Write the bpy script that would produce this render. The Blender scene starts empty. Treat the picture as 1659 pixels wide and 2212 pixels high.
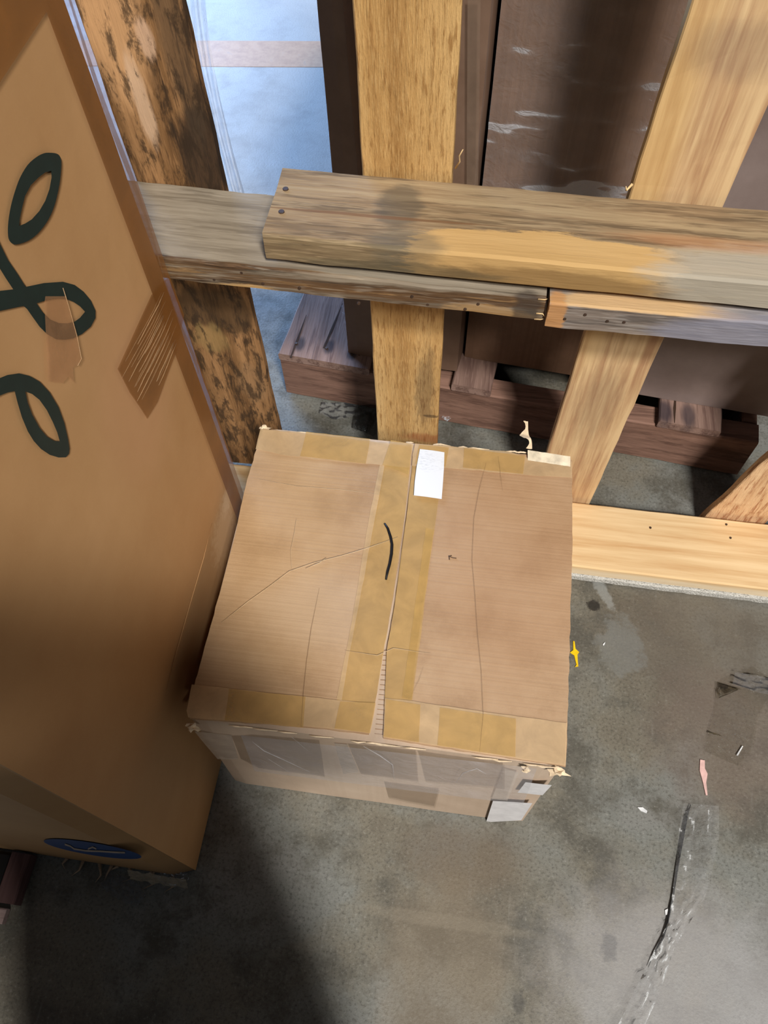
import bpy, bmesh, math, random
from mathutils import Vector, Matrix, noise
random.seed(7)
S = bpy.context.scene
COL = S.collection

# ---------------------------------------------------------------- camera
PW, PH, FPX, CAM_H = 1659, 2212, 1661.0, 1.42
NADIR, DEPTH_X = (868, 2070), 1290
CX, CY = PW / 2, PH / 2
_z = -Vector((NADIR[0] - CX, NADIR[1] - CY, FPX)); _z.normalize()
_v = -((DEPTH_X - CX) * _z.x + FPX * _z.z) / _z.y
_y = Vector((DEPTH_X - CX, _v, FPX)); _y.normalize()
_x = _y.cross(_z)
R = Matrix((_x, _y, _z))                       # photo axes -> room axes
EYE = Vector((0, 0, CAM_H))
cd = bpy.data.cameras.new('camera'); cam = bpy.data.objects.new('camera', cd); COL.objects.link(cam)
cd.sensor_fit = 'VERTICAL'; cd.sensor_height = 36; cd.lens = FPX * 36 / PH
cd.clip_start = 0.02
rot = Matrix((R @ Vector((1, 0, 0)), R @ Vector((0, -1, 0)), R @ Vector((0, 0, -1)))).transposed()
cam.matrix_world = Matrix.Translation(EYE) @ rot.to_4x4()
S.camera = cam

# ---------------------------------------------------------------- light
w = bpy.data.worlds.new('world'); S.world = w; w.use_nodes = True
w.node_tree.nodes['Background'].inputs[0].default_value = (0.80, 0.88, 1.0, 1)
w.node_tree.nodes['Background'].inputs[1].default_value = 0.085
def area(name, loc, target, sx, sy, power, col):
    l = bpy.data.lights.new(name, 'AREA'); l.shape = 'RECTANGLE'; l.size = sx; l.size_y = sy
    l.energy = power; l.color = col
    o = bpy.data.objects.new(name, l); COL.objects.link(o); o.location = loc
    o.rotation_euler = (Vector(target) - Vector(loc)).to_track_quat('-Z', 'Y').to_euler()
    return o
area('ceiling_lamp', (2.2, -4.2, 7.5), (0, .5, .3), 0.9, 0.55, 700, (1.0, .965, .92))
area('added_fill_lamp', (3.2, -5.3, 7.5), (0, .4, .3), 1.0, 0.7, 430, (1.0, .965, .92))  # added fill lamp, brightens the tall carton's side panel
area('dock_door_daylight', (-2.7, 4.3, 1.25), (-.9, 2.3, 0), 2.2, 2.3, 380, (.35, .57, 1.0))
S.view_settings.view_transform = 'Standard'; S.view_settings.look = 'None'
S.view_settings.exposure = 0.0; S.view_settings.gamma = 1.0; S.view_settings.use_curve_mapping = False

# ---------------------------------------------------------------- helpers
def ray(px, py): return R @ Vector((px - CX, py - CY, FPX))
def onz(p, z=0.0): d = ray(*p); return EYE + d * ((z - CAM_H) / d.z)
def onx(p, x): d = ray(*p); return EYE + d * (x / d.x)
def ony(p, y): d = ray(*p); return EYE + d * (y / d.y)
def onp(p, q, n): d = ray(*p); return EYE + d * ((Vector(q) - EYE).dot(n) / d.dot(n))
def lin(c):
    f = lambda u: u / 12.92 if u <= .04045 else ((u + .055) / 1.055) ** 2.4
    return tuple(f(v / 255) for v in c) + (1,)
def tag(o, label=None, cat=None, group=None, kind=None):
    if label: o['label'] = label
    if cat: o['category'] = cat
    if group: o['group'] = group
    if kind: o['kind'] = kind
    return o
ORG = {}
def thing(name, label, cat, loc, group=None):
    o = bpy.data.objects.new(name, None); COL.objects.link(o); o.location = loc
    o.empty_display_size = .05; ORG[o.name] = Vector(loc)
    return tag(o, label, cat, group)
def link(name, me, mat, parent=None, smooth=False):
    o = bpy.data.objects.new(name, me); COL.objects.link(o)
    if mat: me.materials.append(mat)
    if parent:
        o.parent = parent
        base = ORG.get(parent.name)
        if base is not None: o.matrix_parent_inverse = Matrix.Translation(-base)
    if smooth:
        for p in me.polygons: p.use_smooth = True
    return o
def mesh(name, vs, fs, mat, parent=None, smooth=False, recenter=None):
    me = bpy.data.meshes.new(name)
    vs = [Vector(v) for v in vs]
    c = Vector((0, 0, 0))
    if parent is None and recenter is not False:
        c = sum(vs, Vector()) / len(vs); c.z = min(v.z for v in vs)
        vs = [v - c for v in vs]
    me.from_pydata([tuple(v) for v in vs], [], fs); me.update()
    bm = bmesh.new(); bm.from_mesh(me); bmesh.ops.recalc_face_normals(bm, faces=bm.faces); bm.to_mesh(me); bm.free()
    o = link(name, me, mat, parent, smooth)
    if parent is None: o.location = c
    return o
def nz(p, s, a, seed=0):
    q = Vector(p) * s + Vector((seed * 7.3, seed * 3.1, seed * 5.7))
    return noise.noise_vector(q) * a
def plank_data(o, u, v, wv, n=20, jit=.0012, ch=.002, seed=1, end0=0, end1=0, sub=2):
    """chamfered plank: corner o, long axis u, width v, thickness wv"""
    o, u, v, wv = Vector(o), Vector(u), Vector(v), Vector(wv)
    a, b = v.length, wv.length; ca, cb = min(ch / a, .4), min(ch / b, .4)
    prof = []
    cs = [(ca, 0), (1 - ca, 0), (1, cb), (1, 1 - cb), (1 - ca, 1), (ca, 1), (0, 1 - cb), (0, cb)]
    for i in range(8):
        p, q = cs[i], cs[(i + 1) % 8]; prof.append(p)
        if i % 2 == 0:
            for k in range(1, sub): t = k / sub; prof.append((p[0] + (q[0] - p[0]) * t, p[1] + (q[1] - p[1]) * t))
    m = len(prof); vs, fs = [], []
    ud = u.normalized()
    for i in range(n + 1):
        t = i / n
        for k, (s1, s2) in enumerate(prof):
            p = o + u * t + v * s1 + wv * s2
            j = nz(p, 14, jit, seed) + nz(p, 55, jit * .6, seed + 9); j -= ud * j.dot(ud)
            p = p + j
            if i == 0 and end0: p = p + ud * end0 * (noise.noise(Vector((k * 1.7, seed, 0))) )
            if i == n and end1: p = p + ud * end1 * (noise.noise(Vector((k * 1.7, seed, 5))) )
            vs.append(p)
    for i in range(n):
        for k in range(m):
            k2 = (k + 1) % m; fs.append((i * m + k, i * m + k2, (i + 1) * m + k2, (i + 1) * m + k))
    fs.append(tuple(range(m))[::-1]); fs.append(tuple(n * m + k for k in range(m)))
    return vs, fs
def plank(name, o, u, v, wv, mat, parent=None, **k):
    vs, fs = plank_data(o, u, v, wv, **k); return mesh(name, vs, fs, mat, parent)
def patch(name, pts, fn, mat, parent=None, hole=None, thick=0, nrm=None, recenter=None):
    """flat sheet with the given outline; fn maps an outline point to the surface it lies on"""
    bm = bmesh.new(); edges = []
    for ring in [pts] + ([hole] if hole else []):
        vv = [bm.verts.new(fn(p)) for p in ring]
        for i in range(len(vv)): edges.append(bm.edges.new((vv[i], vv[(i + 1) % len(vv)])))
    bmesh.ops.triangle_fill(bm, use_beauty=True, use_dissolve=False, edges=edges)
    if nrm is not None:
        nn = Vector(nrm)
        for f in bm.faces:
            f.normal_update()
            if f.normal.dot(nn) < 0: f.normal_flip()
        if thick:
            r = bmesh.ops.extrude_face_region(bm, geom=list(bm.faces))
            for e in r['geom']:
                if isinstance(e, bmesh.types.BMVert): e.co += nn * thick
    vs = [v.co.copy() for v in bm.verts]; bm.verts.index_update()
    fs = [tuple(v.index for v in f.verts) for f in bm.faces]; bm.free()
    return mesh(name, vs, fs, mat, parent, recenter=recenter)
def sheet(name, fn, nu, nv, mat, parent=None, smooth=True):
    vs = [fn(i / nu, j / nv) for j in range(nv + 1) for i in range(nu + 1)]
    fs = [(j * (nu + 1) + i, j * (nu + 1) + i + 1, (j + 1) * (nu + 1) + i + 1, (j + 1) * (nu + 1) + i) for j in range(nv) for i in range(nu)]
    return mesh(name, vs, fs, mat, parent, smooth)
def tube_data(pts, r, k=6):
    vs, fs = [], []; pts = [Vector(p) for p in pts]
    for i, p in enumerate(pts):
        d = (pts[min(i + 1, len(pts) - 1)] - pts[max(i - 1, 0)]).normalized()
        a = d.cross(Vector((0.31, .2, .9))).normalized(); b = d.cross(a)
        rr = r[i] if isinstance(r, (list, tuple)) else r
        for q in range(k):
            t = 2 * math.pi * q / k; vs.append(p + a * math.cos(t) * rr + b * math.sin(t) * rr)
    for i in range(len(pts) - 1):
        for q in range(k): fs.append((i * k + q, i * k + (q + 1) % k, (i + 1) * k + (q + 1) % k, (i + 1) * k + q))
    fs.append(tuple(range(k))); fs.append(tuple((len(pts) - 1) * k + q for q in range(k)))
    return vs, fs
def tube(name, pts, r, mat, parent=None, k=6):
    vs, fs = tube_data(pts, r, k); return mesh(name, vs, fs, mat, parent, True)
def carton_data(b4, t4, rad=.012, nz_=10, ns=10, amp=.003, seed=3, bulge=0):
    """four-sided carton wall + caps, rounded uprights, corners given ccw"""
    ring = []                                   # (corner a, corner b, t)
    for i in range(4):
        for k in range(ns): ring.append((i, (i + 1) % 4, k / ns))
    m = len(ring); vs, fs = [], []
    cen = sum((Vector(p) for p in b4 + t4), Vector()) / 8
    for j in range(nz_ + 1):
        h = j / nz_
        cor = [Vector(b4[i]).lerp(Vector(t4[i]), h) for i in range(4)]
        for a, b, t in ring:
            A, B = cor[a], cor[b]; L = (B - A).length
            P0 = cor[(a - 1) % 4]
            tt = (rad * 1.2 / L) if t == 0 else t
            p = A.lerp(B, t)
            if t == 0:
                p = A + ((B - A).normalized() + (P0 - A).normalized()) * rad * .35
            out = (p - cen); out.z = 0; out.normalize()
            s = math.sin(math.pi * t) * math.sin(math.pi * h)
            vs.append(p + nz(p, 9, amp, seed) * .8 + out * bulge * s)
    for j in range(nz_):
        for k in range(m): fs.append((j * m + k, j * m + (k + 1) % m, (j + 1) * m + (k + 1) % m, (j + 1) * m + k))
    fs.append(tuple(range(m))); fs.append(tuple(nz_ * m + k for k in range(m)))
    return vs, fs

# ---------------------------------------------------------------- materials
def newmat(name):
    m = bpy.data.materials.new(name); m.use_nodes = True; nt = m.node_tree
    b = nt.nodes['Principled BSDF']; return m, nt, b
def N(nt, t, **kw):
    n = nt.nodes.new(t)
    for k, v in kw.items(): setattr(n, k, v)
    return n
def pos(nt):
    for n in nt.nodes:
        if n.bl_idname == 'ShaderNodeNewGeometry': return n.outputs['Position']
    return N(nt, 'ShaderNodeNewGeometry').outputs['Position']
def mapped(nt, scale, off=(0, 0, 0), rot=(0, 0, 0)):
    m = N(nt, 'ShaderNodeMapping'); m.inputs['Scale'].default_value = scale
    m.inputs['Location'].default_value = off; m.inputs['Rotation'].default_value = rot
    nt.links.new(pos(nt), m.inputs['Vector']); return m.outputs[0]
def noise_tex(nt, vec, scale=1, detail=5, rough=.6, dist=0):
    n = N(nt, 'ShaderNodeTexNoise'); nt.links.new(vec, n.inputs['Vector'])
    n.inputs['Scale'].default_value = scale; n.inputs['Detail'].default_value = detail
    n.inputs['Roughness'].default_value = rough; n.inputs['Distortion'].default_value = dist
    return n.outputs['Fac']
def ramp(nt, fac, stops, interp='LINEAR'):
    r = N(nt, 'ShaderNodeValToRGB'); cr = r.color_ramp; cr.interpolation = interp
    while len(cr.elements) < len(stops): cr.elements.new(.5)
    for e, (p, c) in zip(cr.elements, stops):
        e.position = p; e.color = c if len(c) == 4 else lin(c)
    nt.links.new(fac, r.inputs[0]); return r.outputs[0]
def mask(nt, fac, lo, hi):
    r = N(nt, 'ShaderNodeMapRange'); r.inputs[1].default_value = lo; r.inputs[2].default_value = hi
    r.interpolation_type = 'SMOOTHSTEP'
    nt.links.new(fac, r.inputs[0]); return r.outputs[0]
def math_(nt, op, a, b):
    n = N(nt, 'ShaderNodeMath', operation=op)
    for i, s in enumerate((a, b)):
        if isinstance(s, (int, float)): n.inputs[i].default_value = s
        else: nt.links.new(s, n.inputs[i])
    return n.outputs[0]
def mixc(nt, fac, a, b, mode='MIX'):
    n = N(nt, 'ShaderNodeMix', data_type='RGBA', blend_type=mode)
    for s, i in ((fac, 0), (a, 6), (b, 7)):
        if isinstance(s, (int, float)): n.inputs[i].default_value = s
        elif isinstance(s, tuple): n.inputs[i].default_value = s if len(s) == 4 else lin(s)
        else: nt.links.new(s, n.inputs[i])
    return n.outputs[2]
_NC = {}
def blob(nt, c, rad, soft=.5, wob=.35, nscale=30, rot=(0, 0, 0), stretch=(1, 1, 1)):
    """ragged stain: 1 inside an ellipsoid, 0 outside"""
    sub = N(nt, 'ShaderNodeVectorMath', operation='SUBTRACT'); nt.links.new(pos(nt), sub.inputs[0]); sub.inputs[1].default_value = c
    m = N(nt, 'ShaderNodeMapping', vector_type='TEXTURE'); m.inputs['Rotation'].default_value = rot; m.inputs['Scale'].default_value = rad
    nt.links.new(sub.outputs[0], m.inputs[0])
    ln = N(nt, 'ShaderNodeVectorMath', operation='LENGTH'); nt.links.new(m.outputs[0], ln.inputs[0])
    ns = min((16, 32, 64, 120), key=lambda q: abs(q - nscale)); key = (nt.as_pointer(), ns, stretch)
    if key not in _NC: _NC[key] = noise_tex(nt, mapped(nt, stretch), ns, 7, .7)
    nn = _NC[key]
    d = math_(nt, 'ADD', ln.outputs['Value'], math_(nt, 'MULTIPLY', math_(nt, 'SUBTRACT', nn, .5), wob * 2))
    return mask(nt, d, 1 + soft * .5, 1 - soft * .5)
def bump(nt, b, height, strength, dist=.002):
    n = N(nt, 'ShaderNodeBump'); n.inputs['Strength'].default_value = strength; n.inputs['Distance'].default_value = dist
    nt.links.new(height, n.inputs['Height']); nt.links.new(n.outputs[0], b.inputs['Normal'])
def wood(name, base, light, dark, axis, seed=0, fibre=90, streak=14, stains=(), darkmask=None, rough=.75, rel=.5, cut=1.3, fine=.5, front=None, ring=(.28, .48, .7)):
    """base/light/dark sRGB; axis = grain direction"""
    m, nt, b = newmat(name)
    off = (seed * 1.37, seed * 2.11, seed * .73)
    al = {'x': (.045, 1, 1), 'y': (1, .045, 1), 'z': (1, 1, .045)}[axis]
    sc = lambda k, kk=1: tuple(k * (v if v == 1 else v * kk) for v in al)
    g1 = noise_tex(nt, mapped(nt, sc(streak), off), 1, 4, .55, .4)
    g2 = noise_tex(nt, mapped(nt, sc(fibre, cut), off), 1, 5, .65)
    g3 = noise_tex(nt, mapped(nt, sc(fibre * 3.4, 1.6), off), 1, 2, .6)
    col = ramp(nt, g1, [(ring[0], dark), (ring[1], base), (ring[2], light)])
    if front:                                     # the sawn edge that faces the aisle has weathered differently
        sx = N(nt, 'ShaderNodeSeparateXYZ'); nt.links.new(pos(nt), sx.inputs[0])
        gf = noise_tex(nt, mapped(nt, sc(110, .9), off), 1, 6, .7, .6)
        cf = ramp(nt, gf, [(.34, front[3]), (.47, front[1]), (.56, front[1]), (.68, front[2])])
        col = mixc(nt, mask(nt, sx.outputs[1], front[0] + .0015, front[0] - .0005), col, cf)
    col = mixc(nt, math_(nt, 'MULTIPLY', mask(nt, g2, .5, .64), min(1, fine * 1.5)), col, dark)
    col = mixc(nt, math_(nt, 'MULTIPLY', mask(nt, g3, .5, .66), fine * .8), col, light)
    for (cc, c, rad, amt, soft, wob, ns) in stains:
        st = tuple(.18 if v != 1 else 1 for v in al)
        col = mixc(nt, math_(nt, 'MULTIPLY', blob(nt, c, rad, soft, wob, ns, stretch=st), amt), col, cc)
    if darkmask:
        (c2, sc2, lo, hi, amt) = darkmask
        st = tuple(.3 if v != 1 else 1 for v in al)
        f = noise_tex(nt, mapped(nt, st, (seed + 3, 1, 2)), sc2, 8, .72, .3)
        col = mixc(nt, math_(nt, 'MULTIPLY', mask(nt, f, lo, hi), amt), col, c2)
    nt.links.new(col, b.inputs['Base Color']); b.inputs['Roughness'].default_value = rough
    b.inputs['Specular IOR Level'].default_value = .25
    h = math_(nt, 'ADD', math_(nt, 'MULTIPLY', g2, 1.0), math_(nt, 'MULTIPLY', g3, .5))
    bump(nt, b, h, rel, .0025)
    return m
def card(name, base, light, dark, flute_axis='y', flute=260, seed=0, stains=(), rough=.7, rel=.12, flute_amt=.25, mottle=9, spec=.3):
    m, nt, b = newmat(name)
    off = (seed, seed * 1.9, seed * 2.7)
    n1 = noise_tex(nt, mapped(nt, (1, 1, 1), off), mottle, 6, .6)
    n2 = noise_tex(nt, mapped(nt, (1, 1, 1), off), 420, 2, .6)
    fl = {'x': (1, .004, .004), 'y': (.004, 1, .004), 'z': (.004, .004, 1)}[flute_axis]
    n3 = noise_tex(nt, mapped(nt, tuple(v * flute for v in fl), off), 1, 2, .5)
    col = ramp(nt, n1, [(.25, dark), (.5, base), (.75, light)])
    col = mixc(nt, math_(nt, 'MULTIPLY', mask(nt, n3, .47, .62), flute_amt), col, dark)
    col = mixc(nt, math_(nt, 'MULTIPLY', mask(nt, n2, .5, .8), .22), col, light)
    for (cc, c, rad, amt, soft, wob, ns) in stains:
        col = mixc(nt, math_(nt, 'MULTIPLY', blob(nt, c, rad, soft, wob, ns), amt), col, cc)
    nt.links.new(col, b.inputs['Base Color']); b.inputs['Roughness'].default_value = rough
    b.inputs['Specular IOR Level'].default_value = spec
    bump(nt, b, math_(nt, 'ADD', n3, math_(nt, 'MULTIPLY', n2, .3)), rel, .002)
    return m
def tape(name, col, alpha, rough=.28, wr=40, rel=.25, spec=.5):
    m, nt, b = newmat(name)
    n1 = noise_tex(nt, mapped(nt, (1, 1, 1)), wr, 5, .65, .6)
    c = ramp(nt, n1, [(.3, tuple(v * .9 for v in col)), (.7, tuple(min(255, v * 1.07) for v in col))])
    nt.links.new(c, b.inputs['Base Color']); b.inputs['Roughness'].default_value = rough
    b.inputs['Alpha'].default_value = alpha; b.inputs['Specular IOR Level'].default_value = spec
    bump(nt, b, n1, rel, .003); return m
def film(name, base=.05, tint=(200, 203, 210), wr=40, rough=.07, rel=.5, edge=.6):
    m, nt, b = newmat(name); out = nt.nodes['Material Output']
    n1 = noise_tex(nt, mapped(nt, (1, 1, 1)), wr, 4, .6, 1.2)
    tr = N(nt, 'ShaderNodeBsdfTransparent'); mx = N(nt, 'ShaderNodeMixShader')
    b.inputs['Base Color'].default_value = lin(tint); b.inputs['Roughness'].default_value = rough
    b.inputs['Specular IOR Level'].default_value = .8
    bump(nt, b, n1, rel, .01)
    fr = N(nt, 'ShaderNodeFresnel'); fr.inputs[0].default_value = 1.45
    nt.links.new(math_(nt, 'ADD', math_(nt, 'MULTIPLY', fr.outputs[0], edge), base), mx.inputs[0])
    nt.links.new(tr.outputs[0], mx.inputs[1]); nt.links.new(b.outputs[0], mx.inputs[2])
    nt.links.new(mx.outputs[0], out.inputs['Surface']); return m
def plain(name, col, rough=.6, spec=.3, var=.12, sc=60):
    m, nt, b = newmat(name)
    n1 = noise_tex(nt, mapped(nt, (1, 1, 1)), sc, 4)
    nt.links.new(ramp(nt, n1, [(.3, tuple(v * (1 - var) for v in col)), (.7, tuple(min(255, v * (1 + var)) for v in col))]), b.inputs['Base Color'])
    b.inputs['Roughness'].default_value = rough; b.inputs['Specular IOR Level'].default_value = spec
    return m

# ---------------------------------------------------------------- floor
def floor_mat():
    m, nt, b = newmat('concrete')
    P = pos(nt)
    a = noise_tex(nt, P, 2.6, 6, .6, .4); c = noise_tex(nt, mapped(nt, (1, 1, 1), (4, 2, 1)), 9, 8, .68)
    f = noise_tex(nt, P, 190, 4, .7); sp = noise_tex(nt, mapped(nt, (1, 1, 1), (9, 1, 3)), 55, 3, .55)
    tr = noise_tex(nt, mapped(nt, (90, 9, 1), (0, 0, 0), (0, 0, .25)), 1, 3, .6)
    col = ramp(nt, a, [(.3, (92, 84, 72)), (.44, (116, 111, 98)), (.54, (118, 119, 113)), (.7, (132, 130, 126))])
    col = mixc(nt, mask(nt, c, .45, .66), col, (88, 85, 76))
    col = mixc(nt, math_(nt, 'MULTIPLY', mask(nt, c, .36, .25), .6), col, (142, 142, 134))
    col = mixc(nt, math_(nt, 'MULTIPLY', mask(nt, f, .5, .66), .55), col, (66, 63, 56))
    col = mixc(nt, math_(nt, 'MULTIPLY', mask(nt, f, .44, .3), .4), col, (156, 154, 146))
    col = mixc(nt, math_(nt, 'MULTIPLY', mask(nt, sp, .68, .76), .55), col, (52, 50, 46))
    col = mixc(nt, math_(nt, 'MULTIPLY', mask(nt, tr, .6, .8), .25), col, (150, 148, 140))
    def st(p, rx, ry, cc, amt, soft=.6, wob=.4, ns=25, rz=0):
        nonlocal col
        q = onz(p); col = mixc(nt, math_(nt, 'MULTIPLY', blob(nt, tuple(q), (rx, ry, .2), soft, wob, ns, rot=(0, 0, rz)), amt), col, cc)
    st((1540, 1380), .16, .13, (104, 95, 84), .55, 1.0, .5, 14)
    st((1560, 1600), .12, .12, (112, 96, 86), .45, .8, .5, 18)
    st((1340, 1400), .04, .06, (122, 124, 120), .5, .5, 1.1, 32)
    st((1300, 1275), .010, .045, (150, 152, 148), .55, .6, 1.2, 64, .5)
    st((1282, 1308), .013, .012, (38, 34, 30), .9, .5, .9, 120)
    st((1000, 1850), .1, .05, (100, 84, 66), .5, .9, .5, 16)
    st((960, 2100), .1, .14, (126, 112, 92), .5, .8, .5, 12)
    st((1310, 1900), .02, .06, (88, 86, 82), .3, .6, 1.2, 32)
    st((1480, 2120), .2, .12, (168, 166, 166), .55, 1.0, .5, 9)  # lamp-lit lower right of the floor, painted into its colour
    st((960, 1990), .15, .010, (150, 140, 122), .22, .6, .5, 40)
    st((1315, 2045), .012, .02, (90, 90, 92), .45, .6, 1.2, 64)
    st((1120, 2165), .01, .016, (70, 68, 66), .45, .6, 1.2, 64)
    # daylight on the rear left floor, painted in as a paler patch
    st((560, 150), .9, .9, (190, 190, 188), .55, .9, .5, 5)
    nt.links.new(col, b.inputs['Base Color'])
    nt.links.new(ramp(nt, c, [(.3, (.42,) * 3 + (1,)), (.7, (.7,) * 3 + (1,))]), b.inputs['Roughness'])
    b.inputs['Specular IOR Level'].default_value = .35
    bump(nt, b, math_(nt, 'ADD', f, math_(nt, 'MULTIPLY', c, .6)), .35, .002)
    return m
fl = mesh('floor', [(-7, -5, 0), (7, -5, 0), (7, 8, 0), (-7, 8, 0), (-7, -5, -.1), (7, -5, -.1), (7, 8, -.1), (-7, 8, -.1)],
          [(0, 1, 2, 3), (4, 7, 6, 5), (0, 4, 5, 1), (1, 5, 6, 2), (2, 6, 7, 3), (3, 7, 4, 0)], floor_mat(), recenter=False)
tag(fl, kind='structure')
def line_mat():
    m, nt, b = newmat('worn_floor_paint')
    n1 = noise_tex(nt, pos(nt), 30, 6, .7)
    nt.links.new(ramp(nt, n1, [(.3, (166, 128, 98)), (.6, (188, 150, 116)), (.75, (150, 132, 118))]), b.inputs['Base Color']); b.inputs['Roughness'].default_value = .6
    return m
stripe = patch('floor_line', [(-2.6, 2.24), (1.9, 2.66), (1.9, 2.81), (-2.6, 2.39)], lambda p: Vector((p[0], p[1], .0008)), line_mat(), None, None, .0008, (0, 0, -1))
tag(stripe, 'worn beige painted line across the bluish floor behind the upright pallet', 'floor marking')

# ---------------------------------------------------------------- upright pallet
up = thing('wooden_pallet', 'upright wooden pallet with vertical boards standing behind the small taped carton', 'pallet', (.1, .79, 0))
mold = wood('mouldy_board', (120, 86, 52), (166, 124, 82), (76, 52, 31), 'z', 1, 150, 26, rel=.5, cut=2.2, fine=.5,
            stains=[((200, 154, 108), (-.45, .87, .99), (.05, .05, .13), .8, .5, .7, 32), ((206, 172, 140), (-.432, .87, .86), (.010, .05, .06), .75, .5, .6, 64), ((206, 170, 140), (-.405, .87, .935), (.010, .05, .025), .7, .5, .6, 64),
                    ((40, 31, 25), (-.372, .87, .79), (.032, .05, .07), .85, .5, .9, 32), ((70, 56, 42), (-.37, .87, .95), (.018, .05, .12), .6, .6, .9, 64),
                    ((54, 40, 24), (-.42, .87, .51), (.08, .05, .055), .75, .4, .6, 32), ((150, 122, 76), (-.44, .87, .44), (.03, .05, .035), .6, .5, .9, 64), ((146, 112, 78), (-.385, .87, .33), (.03, .05, .05), .55, .5, .9, 64)],
            darkmask=((50, 37, 25), 52, .48, .60, .8))
gold = wood('rough_sawn_golden_board', (194, 152, 94), (212, 174, 116), (156, 114, 64), 'z', 2, 190, 18, rel=1.0, fine=.6, cut=2.6,
            stains=[((70, 52, 40), (-.068, .87, .36), (.016, .05, .1), .45, .7, 1.1, 120), ((170, 90, 50), (-.06, .87, .215), (.04, .05, .014), .5, .8, .8, 90),
                    ((80, 60, 40), (-.055, .87, .285), (.015, .05, .004), .7, .6, .4, 60)])
palew = wood('pale_pine_board', (196, 160, 118), (218, 186, 140), (174, 134, 98), 'z', 3, 60, 60, rel=.35, fine=.35, ring=(.36, .46, .6),
             stains=[((214, 176, 112), (.185, .87, .8), (.035, .05, .3), .5, .9, .4, 20), ((120, 96, 84), (.25, .87, .96), (.06, .05, .03), .35, .9, .7, 70),
                     ((110, 88, 70), (.23, .87, .36), (.03, .05, .09), .3, .9, 1.0, 90)])
pinkw = wood('rough_pinkish_board', (216, 174, 130), (234, 198, 154), (176, 124, 86), 'z', 4, 150, 30, rel=1.0, fine=.7, cut=2.4)
plate = wood('clean_pine_plate', (222, 188, 140), (236, 206, 160), (206, 164, 114), 'x', 5, 50, 60, rel=.15, fine=.3,
             stains=[((232, 218, 190), (.45, .70, .03), (.5, .02, .015), .6, .8, .4, 20)])
def board(x0, x1, z0, z1, mat, seed, y=.862, th=.018, lean=0, jit=.0014, nm='deck_board', n=40):
    return plank(nm, (x0, y, z0), (lean, 0, z1 - z0), (x1 - x0, 0, 0), (0, th, 0), mat, up, n=n, jit=jit, seed=seed, ch=.0018)
b1 = board(-.478, -.354, .055, 1.32, mold, 11, lean=.003); tag(b1, 'dark mouldy deck board with black stains')
b2 = board(-.156, -.040, .004, 1.32, gold, 12, lean=-.008); tag(b2, 'golden rough sawn deck board')
b3 = board(.166, .283, .004, 1.32, palew, 13, lean=.022); tag(b3, 'pale pine deck board')
b4 = board(.513, .632, .004, 1.32, pinkw, 14, lean=.22, jit=.003); tag(b4, 'rough pinkish deck board set at a slant')
# bottom rail
rail = plank('bottom_rail', (-.53, .713, .02), (1.55, -.012, 0), (0, .147, .0), (0, 0, .035), plate, up, n=40, jit=.0008, ch=.003, seed=20)
tag(rail, 'clean pale bottom rail')
foam_m, nt, bb = newmat('white_crumbly_foam')
f1 = noise_tex(nt, pos(nt), 260, 4, .6)
nt.links.new(ramp(nt, f1, [(.3, (150, 148, 140)), (.5, (206, 204, 196)), (.7, (226, 224, 218))]), bb.inputs['Base Color']); bump(nt, bb, f1, .9, .006); bb.inputs['Roughness'].default_value = .9
fo = plank('foam_strip', (-.53, .709, .0006), (1.55, -.012, 0), (0, .14, 0), (0, 0, .0195), foam_m, up, n=160, jit=.002, ch=.003, seed=21, sub=3)
tag(fo, 'white crumbly strip under the bottom rail')
# middle stringer, snapped in two
greyw = wood('weathered_grey_stringer', (140, 128, 110), (160, 148, 130), (112, 100, 84), 'x', 6, 70, 60, rel=.35, fine=.55,
             front=(.7262, (94, 70, 47), (160, 126, 84), (42, 31, 22)),
             stains=[((196, 156, 98), (-.30, .71, .70), (.05, .03, .012), .7, .3, .9, 64), ((150, 140, 122), (-.10, .71, .733), (.2, .03, .006), .6, .5, .7, 32), ((190, 150, 96), (.02, .71, .695), (.06, .03, .014), .5, .4, 1.0, 64),
                     ((60, 52, 46), (.066, .71, .705), (.018, .03, .03), .7, .4, .9, 64)])
greyw2 = wood('weathered_bluish_stringer', (140, 132, 124), (172, 164, 156), (96, 88, 82), 'x', 7, 90, 90, rel=.5, fine=.6,
              front=(.7180, (128, 116, 106), (184, 170, 156), (70, 60, 54)),
              stains=[((206, 170, 122), (.2, .70, .735), (.17, .05, .009), .9, .3, .6, 32), ((190, 138, 84), (.102, .70, .71), (.014, .05, .03), .8, .3, .6, 64),
                      ((136, 136, 150), (.36, .70, .70), (.13, .05, .032), .75, .4, .5, 32)])
st1 = plank('stringer', (-.56, .722, .711), (.648, 0, -.021), (0, .14, 0), (0, 0, .038), greyw, up, n=44, jit=.0014, ch=.0025, seed=23, end1=.005, sub=6)
tag(st1, 'weathered grey stringer, snapped at its right end')
st2 = plank('stringer', (.0925, .714, .687), (.95, -.004, -.004), (0, .14, 0), (0, 0, .042), greyw2, up, n=44, jit=.0014, ch=.0025, seed=24, end0=.003, sub=6)
tag(st2, 'weathered bluish grey stringer beyond the break')
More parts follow.
